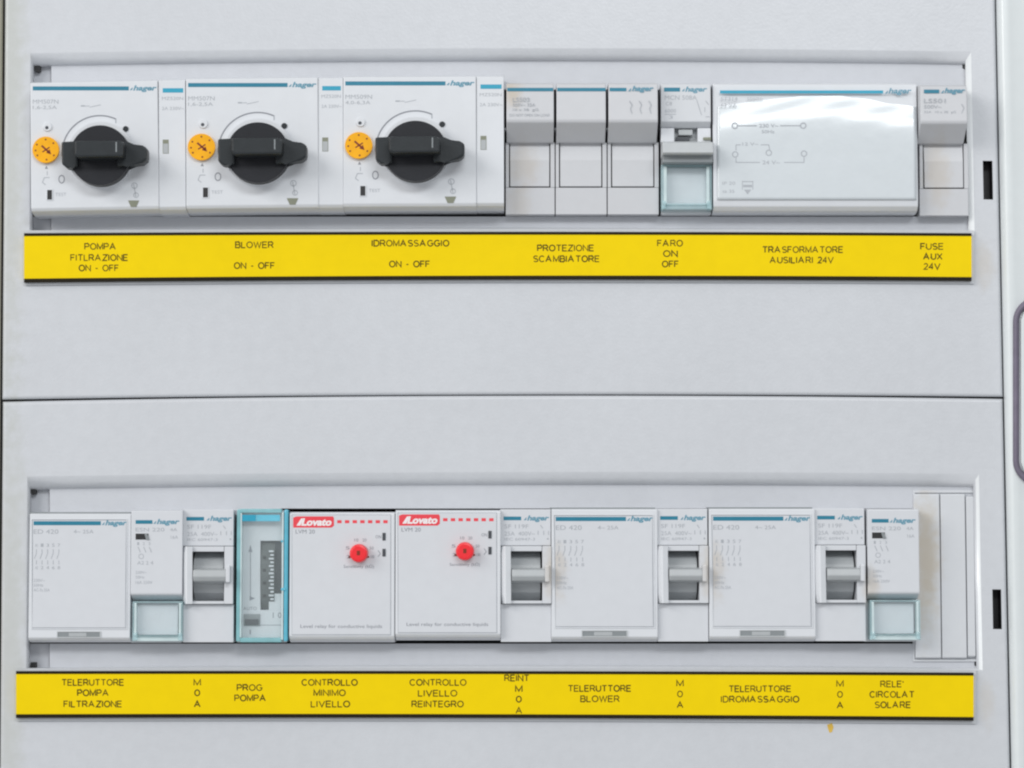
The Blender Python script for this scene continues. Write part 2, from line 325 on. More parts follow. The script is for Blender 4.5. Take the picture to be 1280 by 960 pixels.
# ------------------------------------------------------------------ enclosure
def bowf(px, amp): return -amp * (1 - ((px - 640) / 630) ** 2)
def xdrift(px, py, cy): return px + (py - cy) * (0.0065 + 0.0132 * (px - 640) / 610)
def build_cover(name, label, TOP, BOT, XL, XR, hole, ampT, ampH, ampB, slot):
    """cover plate: TOP/BOT photo y of edges (left,right), hole (l,t,r,b)"""
    C.inv = Matrix.Identity(4)
    root = begin(name, label, 'cover plate', 640, (TOP[0] + BOT[0]) / 2)
    bm = bmesh.new()
    l, t, r, b = hole; sl, st, sr, sb = slot
    xs = [(XL, -9), (XL + .3, -1.2), (XL + 1.2, -.35), (XL + 3.2, 0), (XL + 4.6, 0)]
    k = 0
    inner = sorted(set([l, r, sl, sr] + [l + (r - l) * i / 24 for i in range(1, 24)]))
    xs += [(x, 0) for x in inner] + [(XR - 4.6, 0), (XR - 3.2, 0), (XR - 1.2, -.35), (XR - .3, -1.2), (XR, -9)]
    T0 = TOP[0]; B0 = BOT[0]
    ys = [(T0, -9), (T0 + .3, -1.2), (T0 + 1.4, -.35), (T0 + 3.6, 0), (T0 + 5, 0), (T0 + 30, 0), (t - 2, 0), (t, 0), (st, 0), (sb, 0), (b, 0), (B0 - 30, 0), (B0 - 5, 0), (B0 - 3.6, 0), (B0 - 1.4, -.35), (B0 - .3, -1.2), (B0, -9)]
    def yy(px, py):
        # bow and slope interpolated down the plate
        def f(a, b, c): return a + (b - a) * c
        if py <= t: k = (py - T0) / (t - T0); amp = f(ampT, ampH, k); d = f(TOP[1] - TOP[0], hole_d[0], k)
        elif py <= b: k = (py - t) / (b - t); amp = ampH; d = f(hole_d[0], hole_d[1], k)
        else: k = (py - b) / (B0 - b); amp = f(ampH, ampB, k); d = f(hole_d[1], BOT[1] - BOT[0], k)
        return py + d * (px - 5) / 1240 + bowf(px, amp)
    hole_d = (-1.5, 0.5) if t < 400 else (-3.0, 0.5)
    cyy = 180 if t < 400 else 720
    G = [[bm.verts.new(L(xdrift(x, y, cyy), yy(x, y), min(hx, hy))) for x, hx in xs] for y, hy in ys]
    X = [x for x, _ in xs]; Y = [y for y, _ in ys]
    for j in range(len(ys) - 1):
        for i in range(len(xs) - 1):
            cx = (X[i] + X[i + 1]) / 2; cy = (Y[j] + Y[j + 1]) / 2
            if l < cx < r and t < cy < b: continue
            if sl < cx < sr and st < cy < sb: continue
            bm.faces.new((G[j][i], G[j + 1][i], G[j + 1][i + 1], G[j][i + 1]))
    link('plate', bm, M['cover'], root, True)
    # sloping walls of the long cut-out
    bm = bmesh.new()
    loops = [(l, t, r, b, 0), (l + .8, t + 3, r - 1.5, b - .6, -.18), (l + 1.6, t + 7, r - 4.5, b - 1.0, -.68), (l + 3.0, t + 12, r - 7.2, b - 2, -1.25), (l + 5.0, t + 17, r - 8.0, b - 3, -4.0), (l + 5.0, t + 17, r - 8.0, b - 3, -12)]
    rings = []
    n = 24
    for (a, c, d, e, h) in loops:
        ring = [(a + (d - a) * i / n, c) for i in range(n)] + [(d, c), (d, e)] + [(d - (d - a) * i / n, e) for i in range(1, n)] + [(a, e)]
        rings.append([bm.verts.new(L(xdrift(x, y, cyy), yy(x, y), h)) for x, y in ring])
    for A, B in zip(rings, rings[1:]):
        m_ = len(A)
        for i in range(m_): bm.faces.new((A[i], B[i], B[(i + 1) % m_], A[(i + 1) % m_]))
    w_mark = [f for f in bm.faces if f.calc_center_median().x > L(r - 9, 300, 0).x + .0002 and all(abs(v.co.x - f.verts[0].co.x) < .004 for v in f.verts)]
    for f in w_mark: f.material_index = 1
    w_ = link('recess_wall', bm, M['cover'], root); w_.data.materials.append(M['wall_lit'])
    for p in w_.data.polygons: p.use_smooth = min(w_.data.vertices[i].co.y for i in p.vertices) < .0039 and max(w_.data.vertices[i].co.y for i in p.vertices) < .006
    # slot wall
    bm = bmesh.new()
    A = [bm.verts.new(L(xdrift(x, y, cyy), yy(x, y), 0)) for x, y in ((sl, st), (sl, sb), (sr, sb), (sr, st))]
    B = [bm.verts.new(L(xdrift(x, y, cyy), yy(x, y), 0) + Vector((0, .006, 0))) for x, y in ((sl, st), (sl, sb), (sr, sb), (sr, st))]
    for i in range(4): bm.faces.new((A[i], A[(i + 1) % 4], B[(i + 1) % 4], B[i]))
    bm.faces.new(B[::-1])
    link('lock_slot', bm, M['black'], root)
    return root, yy

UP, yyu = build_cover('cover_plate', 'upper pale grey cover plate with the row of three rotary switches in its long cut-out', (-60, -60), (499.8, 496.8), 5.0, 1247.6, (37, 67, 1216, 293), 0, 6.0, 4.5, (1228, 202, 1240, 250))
# inner floor of the upper recess
def floor_of(root, yy, l, r, t, t1, b0, b, xl2, tf=lambda x: 112):
    C.root = root; C.inv = root.matrix_world.inverted() if False else Matrix.Translation(-root.location)
    n = 20
    def band(name, x0, x1, ya, yb, h):
        bm = bmesh.new()
        xs = [x0 + (x1 - x0) * i / n for i in range(n + 1)]
        F = [[bm.verts.new(L(x, (tf(x) if y == t1 else y) if y in (t1, b0) else yy(x, y), h)) for x in xs] for y in (ya, yb)]
        Bk = [[bm.verts.new(v.co + Vector((0, .003, 0))) for v in row] for row in F]
        for i in range(n):
            bm.faces.new((F[0][i], F[1][i], F[1][i + 1], F[0][i + 1]))
            bm.faces.new((F[0][i], F[0][i + 1], Bk[0][i + 1], Bk[0][i])); bm.faces.new((F[1][i], Bk[1][i], Bk[1][i + 1], F[1][i + 1]))
        bm.faces.new((F[0][0], Bk[0][0], Bk[1][0], F[1][0])); bm.faces.new((F[0][n], F[1][n], Bk[1][n], Bk[0][n]))
        return link(name, bm, M['floor'], root)
    band('recess_floor', xl2, r, t, t1, -3.5)
    band('recess_floor', xl2, r, b0, b, -3.5)
    band('recess_ledge', l, xl2 - .5, t, t1, -6)
    band('recess_ledge', l, xl2 - .5, b0, b, -6)
floor_of(UP, yyu, 38, 1212, 80, 112, 270.8, 294, 64)
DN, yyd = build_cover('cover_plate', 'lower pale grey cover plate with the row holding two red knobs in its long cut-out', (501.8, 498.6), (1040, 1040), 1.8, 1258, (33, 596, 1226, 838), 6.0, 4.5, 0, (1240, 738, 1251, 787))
floor_of(DN, yyd, 34, 1222, 608, 644, 804.6, 838.5, 62, lambda x: 644 if x < 300 else 635.6)
# small dark holes in the recess corners
def holes(root, lst):
    C.root = root; C.inv = Matrix.Translation(-root.location)
    for (x, y) in lst: slab('corner_hole', [(x - 3, y - 4), (x + 4, y - 4), (x + 4, y + 3), (x, y + 4), (x - 3, y + 2)], -9, -3.4, 'black', 0)
holes(UP, [(46, 86), (1206, 83)])
holes(DN, [(41, 614.5), (1219, 608), (1221, 829.5), (41, 832)])
C.root = DN; slab('fleck', [(1034, 906), (1040, 904), (1042, 909), (1040, 915), (1037, 916), (1035, 911)], -.1, .12, 'fleck', 0.03)

# enclosure frame round the covers
C.inv = Matrix.Identity(4)
FR = begin('enclosure_frame', 'rounded light grey door frame along the right edge, beside both cover plates', 'frame', 1268, 480)
def vrun(name, prof, m, y0=-60, y1=1040, smooth=True):
    """profile [(x at photo middle, height)], run down the side with the door's slight slant"""
    bm = bmesh.new()
    rows = []
    for k in range(9):
        y = y0 + (y1 - y0) * k / 8
        s = (y - 480) * 0.0198
        rows.append([bm.verts.new(L(x + (s if x > 640 else -s * .33), y, h)) for x, h in prof])
    for A, B in zip(rows, rows[1:]):
        for i in range(len(A) - 1): bm.faces.new((A[i], B[i], B[i + 1], A[i + 1]))
    bmesh.ops.recalc_face_normals(bm, faces=bm.faces)
    return link(name, bm, M[m], FR, smooth)
ridge = [(1254, -12), (1254.4, -1)] + [(1254.4 + 11 * (1 - math.cos(a)), -1 + 5.5 * math.sin(a)) for a in [R(10 * i) for i in range(1, 10)]] + [(1272, 4.2), (1281, 3.4), (1330, 3.0), (1400, 3.0)]
vrun('frame_rail', ridge, 'frame')
vrun('frame_rail', [(-80, 0), (-4, 0), (0.2, -.6), (1.4, -9)], 'tan')
# handle gasket: rounded ring partly out of frame
def ring(name, l, t, r, b, rad, wid, h0, h1, m):
    bm = bmesh.new()
    def path(off):
        pts = []
        for cx, cy, a0 in ((r - rad, t + rad, 0), (l + rad, t + rad, 90), (l + rad, b - rad, 180), (r - rad, b - rad, 270)):
            for i in range(9):
                a = R(a0 + i * 90 / 8); pts.append((cx + (rad + off) * math.cos(a), cy - (rad + off) * math.sin(a)))
        return pts
    sec = []
    for i in range(7):
        a = math.pi * i / 6; sec.append((-math.cos(a) * wid / 2, h0 + (h1 - h0) * math.sin(a)))
    rows = [[bm.verts.new(L(x, y, h)) for x, y in path(o)] for o, h in sec]
    n = len(rows[0])
    for A, B in zip(rows, rows[1:]):
        for i in range(n): bm.faces.new((A[i], B[i], B[(i + 1) % n], A[(i + 1) % n]))
    return link(name, bm, M[m], FR, True)
ring('handle_gasket', 1270, 376, 1400, 602, 26, 9, 3.2, 6, 'gasket')
slab('handle_plate', [(1276, 400), (1282, 384), (1296, 380), (1396, 380), (1396, 598), (1296, 598), (1282, 594), (1276, 578)], 1, 5.0, 'frame', 0.6)
# dark inside of the enclosure
bm = bmesh.new(); C.inv = Matrix.Identity(4)
v = [bm.verts.new(L(x, y, -22)) for x, y in ((-200, -200), (-200, 1200), (1500, 1200), (1500, -200))]; bm.faces.new(v)
C.root = None
bk = link('enclosure_back', bm, M['dark']); bk['kind'] = 'structure'

# ------------------------------------------------------------------ yellow label strips
def strip(label, l, r, t, b, tr, br, amp_t, amp_b, caps):
    C.inv = Matrix.Identity(4)
    root = begin('label_strip', label, 'label strip', (l + r) / 2, (t + b) / 2, 'yellow label strips')
    n = 32
    def Y(x, top, off=0):
        k = (x - l) / (r - l)
        if top: return t + off + (tr - t) * k - amp_t * 4 * k * (1 - k)
        return b + off + (br - b) * k - amp_b * 4 * k * (1 - k)
    def band(name, x0, x1, yt, yb, h0, h1, m):
        bm = bmesh.new(); xs = [x0 + (x1 - x0) * i / n for i in range(n + 1)]
        rows = []
        for x in xs:
            a = L(x, yt(x), h1); c = L(x, yb(x), h1)
            rows.append([bm.verts.new((a.x, -h0 * .001, a.z)), bm.verts.new((a.x, -h1 * .001, a.z)), bm.verts.new((c.x, -h1 * .001, c.z)), bm.verts.new((c.x, -h0 * .001, c.z))])
        for A, B in zip(rows, rows[1:]):
            for i in range(4): bm.faces.new((A[i], A[(i + 1) % 4], B[(i + 1) % 4], B[i]))
        bm.faces.new(rows[0][::-1]); bm.faces.new(rows[-1])
        return link(name, bm, M[m], root)
    band('holder', l + 1, r + 3, lambda x: Y(x, 1, -3.5), lambda x: Y(x, 0, 3.5), 0.2, .8, 'cover')
    band('edge_line', l, r, lambda x: Y(x, 1), lambda x: Y(x, 1, 3.4), .3, 2.2, 'brown')
    band('edge_line', l, r, lambda x: Y(x, 0, -4.6), lambda x: Y(x, 0), .3, 2.2, 'brown')
    band('yellow_insert', l, r, lambda x: Y(x, 1, 3.4), lambda x: Y(x, 0, -4.6), .3, 2.0, 'yellow')
    for lines in caps:
        pr = Print(2.0)
        for (s, cx, cy, wd) in lines:
            pr.caps(s, cx, cy, wd, 7.2, 1.4)
        pr.build('caption', 'text')
    return root
strip('upper yellow label strip lettered from POMPA FITLRAZIONE to FUSE AUX 24V', 30, 1214.5, 291.5, 353, 291.5, 351, 1.8, 2.8, [
    [('POMPA', 125, 308, 38), ('FITLRAZIONE', 124, 322, 71), ('ON - OFF', 123.5, 335, 49)],
    [('BLOWER', 318, 306, 47), ('ON - OFF', 318, 332, 50)],
    [('IDROMASSAGGIO', 513, 304, 96), ('ON - OFF', 512, 330, 50)],
    [('PROTEZIONE', 707, 310, 70), ('SCAMBIATORE', 708, 323.5, 82)],
    [('FARO', 837.5, 304, 31), ('ON', 838, 317, 17), ('OFF', 838, 330, 20)],
    [('TRASFORMATORE', 1003.5, 312, 100), ('AUSILIARI 24V', 1002, 325, 79)],
    [('FUSE', 1165, 308, 28), ('AUX', 1166, 320.5, 23), ('24V', 1165, 333, 20)]])
strip('lower yellow label strip lettered from TELERUTTORE POMPA to RELE CIRCOLAT SOLARE', 20, 1217, 839, 897.5, 841, 901, 1.0, 1.8, [
    [('TELERUTTORE', 116, 853, 77), ('POMPA', 116, 866, 38), ('FILTRAZIONE', 116, 880, 72)],
    [('M', 246.5, 853, 8), ('0', 246.5, 866, 6), ('A', 246.5, 880, 7)],
    [('PROG', 312, 859.5, 31), ('POMPA', 312.5, 872.5, 38)],
    [('CONTROLLO', 412, 853, 69), ('MINIMO', 412, 866, 39), ('LIVELLO', 413, 880, 48)],
    [('CONTROLLO', 547.5, 853, 70), ('LIVELLO', 547, 866.5, 48), ('REINTEGRO', 547, 880, 64)],
    [('REINT', 646, 847.5, 30), ('M', 648.5, 861, 8), ('0', 648.5, 874, 6), ('A', 648.5, 888, 7)],
    [('TELERUTTORE', 749.5, 860.5, 78), ('BLOWER', 750, 873.5, 48)],
    [('M', 850, 854, 8), ('0', 850, 867.5, 6), ('A', 850, 881, 7)],
    [('TELERUTTORE', 950, 861, 77), ('IDROMASSAGGIO', 950, 874, 97)],
    [('M', 1050, 854.5, 8), ('0', 1050, 868, 6), ('A', 1050, 881.5, 7)],
    [("RELE'", 1115, 855, 28), ('CIRCOLAT', 1115, 868, 55), ('SOLARE', 1116, 881, 44)]])

# ------------------------------------------------------------------ upper row
HS = 9.0
def starter(label, dx, dy, roll, t1, t2):
    def X(x): return x + dx
    def Y(y): return y + dy
    root = begin('motor_protection_switch', label, 'switch', X(118), Y(186), 'motor protection switches', roll, HS)
    prism('body', X(38.5), X(198), [(Y(101.5), 6), (Y(102.5), HS), (Y(259), HS), (Y(263), HS - .8), (Y(269), 2.5)], -15, 'light', 0.3)
    logo(X(162), Y(110.5), 34, HS, (X(41), X(161)))
    Print(HS).text(t1, X(41), Y(127), 32, 5.2).text(t2, X(41), Y(134.5), 30, 5).build('small_print', 'ink')
    pr = Print(HS)
    pr.rect(X(101), Y(131.5), X(106), Y(133.3)).line(X(106), Y(132.5), X(112), Y(132.5), .8).line(X(112), Y(134), X(126), Y(131), .8).build('position_mark', 'ink'); pr = Print(HS)
    pr.line(X(55.5), Y(222), X(62), Y(222), 1).line(X(55.5), Y(222), X(53), Y(228), 1).line(X(53), Y(228), X(57), Y(231), 1).line(X(59), Y(214), X(59), Y(219), 1).build('trip_symbol', 'ink'); pr = Print(HS)
    pr.text('TEST', X(69), Y(243), 14, 4).build('test_lettering', 'ink'); pr = Print(HS); pr.line(X(167), Y(230), X(170), Y(246), 1).arc(X(168), Y(232), 3.5, 0, 360, 1, 10).arc(X(170), Y(244), 3, 0, 360, 1, 10)
    pr.build('wrench_symbol', 'ink'); Print(HS).text('I', X(144), Y(151), 1.5, 6).build('on_mark', 'ink')
    pr = Print(HS)
    pr.arc(X(125), Y(192), 47.5, 66, 183, 1.7, 30); pr.text('O', X(73), Y(224), 8, 11)
    pr.poly([(X(56), Y(211)), (X(60), Y(211)), (X(58), Y(207))])
    pr.build('dial_scale', 'ink2')
    cyl('collar', X(125.5), Y(193), 41.5, HS - 1, HS + 2.2, 'light', 64, 0.3)
    k = cyl('knob', X(124.8), Y(194), 37.8, HS + 2.2, HS + 7, 'knob2', 64, 0.7)
    def T(l): return [(X(a), Y(b)) for a, b in l]
    slab('handle_heel', T([(76.5, 177), (97, 176), (97, 209), (92, 208), (84, 210.5), (77, 205)]), HS + 3, HS + 9, 'knob', 0.9, k)
    slab('handle_pointer', T([(146, 176.5), (158, 180), (178, 181), (184, 185), (183.5, 200), (177, 204.5), (158, 205.5), (146, 209)]), HS + 3, HS + 9.5, 'knob', 0.9, k)
    slab('grip', T([(93, 176), (151, 175.5), (155, 179), (154, 195.5), (97, 196.5), (93, 193.5)]), HS + 5, HS + 15, 'knob', 1.0, k)
    Print(HS + 15).rect(X(144.5), Y(177.5), X(146.0), Y(190)).build('pointer_line', 'shade', k)
    d = cyl('current_dial', X(57), Y(187), 16.5, HS - .5, HS + 1.6, 'orange', 40, 0.4)
    pr = Print(HS + 1.6)
    pr.line(X(52), Y(182), X(62), Y(191), 2.3).poly([(X(64), Y(193)), (X(57.5), Y(191)), (X(62), Y(186.5))]).line(X(62), Y(184), X(53), Y(190), 1.6)
    for a in (90, 40, 150, 185, 215, 325, 275): pr.rect(X(57 + 12.6 * math.cos(R(a)) - 1), Y(187 - 12.6 * math.sin(R(a)) - 1), X(57 + 12.6 * math.cos(R(a)) + 1), Y(187 - 12.6 * math.sin(R(a)) + 1))
    pr.build('dial_print', 'darkred', d)
    cyl('screw', X(59), Y(158.5), 5.5, HS - .4, HS + .5, 'light', 20, 0.2)
    cyl('screw_recess', X(58.5), Y(159.5), 2.2, HS - .3, HS + .56, 'led', 12, 0.05)
    cyl('indicator_hole', X(157), Y(161), 3.6, HS - .5, HS + .35, 'knob', 16, 0.1)
    box('test_slot', X(59), Y(237.5), X(65), Y(249.5), HS - 1, HS + .06, 'black', 0)
    frame('test_slot_rim', X(58), Y(236.5), X(66), Y(250.5), 1, 1, 1, 1, HS - 1, HS + .25, 'light', 0.05)
    slab('latch_notch', T([(160, 250.5), (174, 250.5), (170.5, 258.5), (163.5, 258.5)]), HS - .6, HS + .15, 'green', 0.1)
    return root
def aux(label, l, r, dy, roll):
    root = begin('auxiliary_contact_block', label, 'contact block', (l + r) / 2, 186 + dy, 'auxiliary contact blocks', roll, HS)
    def Y(y): return y + dy
    prism('body', l, r, [(Y(100), 5.5), (Y(101), HS - .4), (Y(259), HS - .4), (Y(263), HS - 1.4), (Y(269), 2.2)], -15, 'light', 0.25)
    h = HS - .4
    logo(0, Y(113.5), 0, h, (l + 5, r - 3), 'cyan', sw=5.5)
    Print(h).text('MZ520N', l + 4, Y(123.5), r - l - 7, 4).text('2A 230V~', l + 4, Y(136), r - l - 6, 4).build('small_print', 'ink')
    box('indicator_window', l + 5, Y(175), l + 12.5, Y(192.5), h - 1, h + .05, 'green', 0)
    box('indicator_flag', l + 5.6, Y(180), l + 11.8, Y(192), h - 1, h + .12, 'grey', 0)
    return root
s1 = starter('leftmost of the three switches with a black rotary knob, above the caption POMPA FITLRAZIONE', 0, 0, -1.1, 'MM507N', '1,6-2,5A')
aux('slim white contact block between the first and second black rotary switches', 198.4, 232, -.5, -.8)
s2 = starter('middle of the three switches with a black rotary knob, above the caption BLOWER', 196.9, -3.5, -.6, 'MM507N', '1,6-2,5A'); s2.scale = (1.036, 1, 1.01)
aux('slim white contact block between the second and third black rotary switches', 397.8, 429, -3.2, -.4)
s3 = starter('rightmost of the three switches with a black rotary knob, above the caption IDROMASSAGGIO', 394.0, -5.5, -.25, 'MM509N', '4,0-6,3A'); s3.scale = (1.043, 1, 1.01)
aux('slim white contact block right of the third rotary switch, beside the triple fuse holder', 595.6, 630, -5.2, -.1)

def fuse_unit(l, r, dy, first, last, mtl, T0=104):
    """one pole: lower body with U shaped groove and an upper carrier"""
    def Y(y): return y + dy
    hb = 1.5
    boxes('pole_body', [(l + .6, Y(234.5), r - .6, Y(268), -15, hb), (l + .6, Y(178), l + 4.8, Y(234.2), -15, hb), (r - 6.0, Y(178), r - .6, Y(234.2), -15, hb)], mtl, 0.15)
    prism('front_panel', l + 6.2, r - 7.4, [(Y(150), hb - 1), (Y(180), hb - 1), (Y(200), hb - .2), (Y(233), hb)], -15, mtl, 0.15)
    box('side_shell', l + 1.2, Y(176), r - 1.2, Y(234), -15, -1.2, 'dark', 0)
    prism('fuse_carrier', l + 1.6, r - 1.6, [(Y(T0), 6), (Y(T0 + 1), 11), (Y(150), 11.5), (Y(153), 11.2), (Y(178), 3.0)], -10, mtl, 0.35)
    box('hinge_pin', l - 1, Y(160), l + 3, Y(162.4), 1, 6, 'grey', 0)
fz = begin('fuse_holder', 'triple fuse holder of three pale grey carriers joined side by side, above PROTEZIONE SCAMBIATORE', 'fuse holder', 728, 186)
fuse_unit(631.5, 694, 0, 1, 0, 'body_warm'); fuse_unit(694, 759, 0, 0, 0, 'body_warm'); fuse_unit(759, 824, 0, 0, 1, 'body_warm')
for (a, b) in ((634, 691.5), (696.5, 757), (762, 783)): Print(11.2).rect(a, 109.8, b, 114).build('stripe', 'blue')
pr = Print(11.3); pr.poly([(785, 114), (788, 114), (789.2, 110.5), (788.2, 110.5)]); pr.text('hager', 790, 111.5, 27, 8.5, .035, .25); pr.build('maker_logo', 'logo')
pr = Print(11.5); pr.text('LS503', 641, 124.5, 21, 5.5).text('500V~ 32A', 641, 131, 28, 4).text('10 x 38  gG', 641, 137.5, 32, 4).text('DO NOT OPEN ON LOAD', 637, 144, 50, 3.4)
for x in (787, 799, 811): pr.line(x, 126, x + 3, 131, .9).line(x + 3, 131, x + 1, 136, .9).line(x + 1, 136, x + 3, 142, .9)
pr.build('small_print', 'ink')
fz2 = begin('fuse_holder', 'single fuse holder at the right end of the upper row, above FUSE AUX 24V', 'fuse holder', 1180, 190)
fuse_unit(1149, 1211, 1.5, 1, 1, 'body_warm', 105)
pr = Print(11.3); pr.rect(1155, 112, 1174, 116.5).build('stripe', 'blue')
pr = Print(11.3); pr.poly([(1176, 116.4), (1179, 116.4), (1180.2, 113), (1179.2, 113)]); pr.text('hager', 1180.5, 114, 26, 8.5, .035, .25); pr.build('maker_logo', 'logo')
pr = Print(11.4); pr.text('LS501', 1155, 126, 27, 5.5).text('500V~', 1155, 133.5, 22, 4.4).text('32A  10 x 38  gG', 1155, 140.5, 40, 4).text('DO NOT OPEN ON LOAD', 1155, 148, 52, 3.4)
pr.line(1202, 130, 1205, 135, .9).line(1205, 135, 1202, 142, .9).build('small_print', 'ink')

def clear_flap(l, t, r, b, h0, h1, side=3.2, foot=6, light=True):
    """hinged clear acrylic flap: thin pane on four walls"""
    box('flap_pane', l + side, t + 2.2, r - side, b - foot, h1 - .8, h1, 'pane', 0.15)
    boxes('flap_side', [(l, t, l + side * .45, b, h0, h1 - .3), (r - side * .45, t, r, b, h0, h1 - .3)], 'rim', 0.15)
    boxes('flap_bevel', [(l + side * .45, t + 2.2, l + side, b - foot, h0 + 1, h1 - .1), (r - side, t + 2.2, r - side * .45, b - foot, h0 + 1, h1 - .1)], 'rimlight', 0.1)
    boxes('flap_edge', [(l + side * .45, t, r - side * .45, t + 2.2, h0, h1 - .2), (l + side * .45, b - foot, r - side * .45, b - foot + 2.0, h0 + 1, h1 - .2)], 'rim', 0.1)
    box('flap_foot', l + 1, b - foot + 2.0, r - 1, b, h0, h1 - 1, 'rim' if light else 'rimlight', 0.2)
    for x in (l + 1, r - 6): box('flap_hinge', x, b - foot - 3, x + 5, b - 1, h0, h1 + .15, 'rim', 0.3)

rc = begin('residual_current_breaker', 'narrow breaker with a dark grey toggle and clear bluish flap, above FARO ON OFF', 'circuit breaker', 857, 186)
box('body', 826, 104.5, 888.5, 268, -15, 0.5, 'body', 0.3)
prism('label_block', 826, 888.5, [(104.5, 4), (105.5, 7), (152, 7), (160, 4.5)], -2, 'body', 0.3)
logo(852, 112, 32, 7, (830, 850))
pr = Print(7); pr.text('MCN 508A', 831, 122, 40, 5.5).text('C8', 832, 129.5, 8, 4.4).text('6000', 831, 138.5, 14, 4.4).rect(831, 142.5, 845, 143.3).text('3', 836, 146.5, 5, 4)
pr.line(871, 125, 875, 138, .9).line(875, 138, 877, 144, .9).line(882, 126, 886, 131, .9).line(881, 134, 881, 140, .9).line(882, 146, 887, 146, .9).build('small_print', 'ink')
boxes('shoulder', [(826, 160, 843, 178, 0, 5.5), (872, 160, 888.5, 178, 0, 5.5)], 'light', 0.3)
box('lever_recess', 843, 160, 872, 178, 0, 1.2, 'grey', 0)
box('indicator_window', 845, 171, 862, 176, 1, 3.0, 'led', 0.1)
box('spring_clip', 848, 161.5, 866, 169, 1, 3.6, 'midgrey', 0.4)
box('padlock_tab', 879, 171.5, 889, 175, 5, 6.2, 'green', 0.2)
prism('toggle', 828.5, 892, [(176.5, 4), (178, 12.5), (190, 14.5), (192, 14), (195, 9)], 1, 'midgrey', 0.5)
prism('toggle_underside', 828.5, 891, [(192, 8), (193, 10.5), (203, 10.5), (206, 6)], 1, 'shade', 0.3)  # underside of the toggle, its shade put into a darker grey
box('lower_label', 833, 210, 886, 260, .3, 3.5, 'film', 0.1)
clear_flap(826.5, 206, 890, 262, 0.4, 6.5, side=7, foot=8)

tr = begin('transformer_module', 'wide glossy white transformer module printed with a wiring diagram, above TRASFORMATORE AUSILIARI', 'transformer', 1019, 186)
HT = 7.0
def glossface():
    bm = bmesh.new(); nx, ny = 60, 40
    rows = []
    for j in range(ny + 1):
        row = []
        for i in range(nx + 1):
            x = 896.5 + (1145.5 - 896.5) * i / nx; y = 107 + (249.5 - 107) * j / ny
            u = i / nx
            # upper part dished on purpose so it mirrors the glare lamp
            yc = 132 + 10 * (abs(u - .5) * 2) ** 3 + 2.5 * math.sin(u * 9)
            s = (y - yc) / 21
            d = -1.7 / (1 + math.exp(s * 2.4)) - .03 * math.sin(u * 23 + y * .25) * math.exp(-s * s)
            row.append(bm.verts.new(L(x, y, HT + d)))
        rows.append(row)
    for j in range(ny):
        for i in range(nx): bm.faces.new((rows[j][i], rows[j + 1][i], rows[j + 1][i + 1], rows[j][i + 1]))
    edge = rows[0][::1]
    ring_ = rows[0] + [rr[-1] for rr in rows[1:]] + rows[-1][::-1][1:] + [rr[0] for rr in rows[::-1][1:-1]]
    bk_ = [bm.verts.new((v.co.x, -(HT - 2) * .001, v.co.z)) for v in ring_]
    n = len(ring_)
    for i in range(n): bm.faces.new((ring_[i], ring_[(i + 1) % n], bk_[(i + 1) % n], bk_[i]))
    return link('front_cover', bm, M['gloss'], None, False)
gf = glossface()
for p in gf.data.polygons: p.use_smooth = True
prism('body', 891.5, 1147.5, [(104, 3), (105.5, 5.6), (251, 6.4), (258, 5.9), (264, 4.2), (268, 1), (269.5, -3)], -15, 'light', 0.35)
Print(HT).rect(900, 113, 1104, 116.8).build('stripe', 'cyan')
pr = Print(HT); pr.poly([(1106, 117), (1109, 117), (1110.2, 113.5), (1109.2, 113.5)]); pr.text('hager', 1110.5, 114.5, 29, 9, .03, .25); pr.build('maker_logo', 'logo')
pr = Print(HT)
pr.text('ST314', 901, 123.5, 21, 5).text('63 VA', 901, 131.5, 20, 5).text('50/60Hz', 934, 123.5, 20, 4)
for x, y in ((918.5, 157), (1004, 157), (919, 193), (961, 191), (1005, 192)): pr.arc(x, y, 3.4, 0, 360, 1.3, 14)
pr.line(922, 157, 946, 157).line(975, 157, 1000, 157).text('230 V~', 949, 157, 24, 4.5).text('50Hz', 952, 164.5, 16, 4)
pr.line(920, 188, 920, 181).line(920, 181, 926, 181).text('12 V~', 928, 180, 20, 4).line(951, 181, 961, 181).line(961, 181, 962, 187)
pr.line(920, 197, 920, 203).line(920, 203, 950, 203).text('24 V~', 953, 203, 22, 5).line(980, 203, 1005, 203).line(1005, 203, 1005, 196)
pr.text('IP 20', 903, 229, 16, 4).text('ta 35', 903, 239, 15, 4).rect(928, 226.5, 941, 227.5).rect(929, 231, 940, 234).poly([(930, 237), (939, 237), (934.5, 243)]).line(928, 226, 928, 237, .8).line(941, 226, 941, 237, .8)
pr.build('wiring_diagram', 'ink')

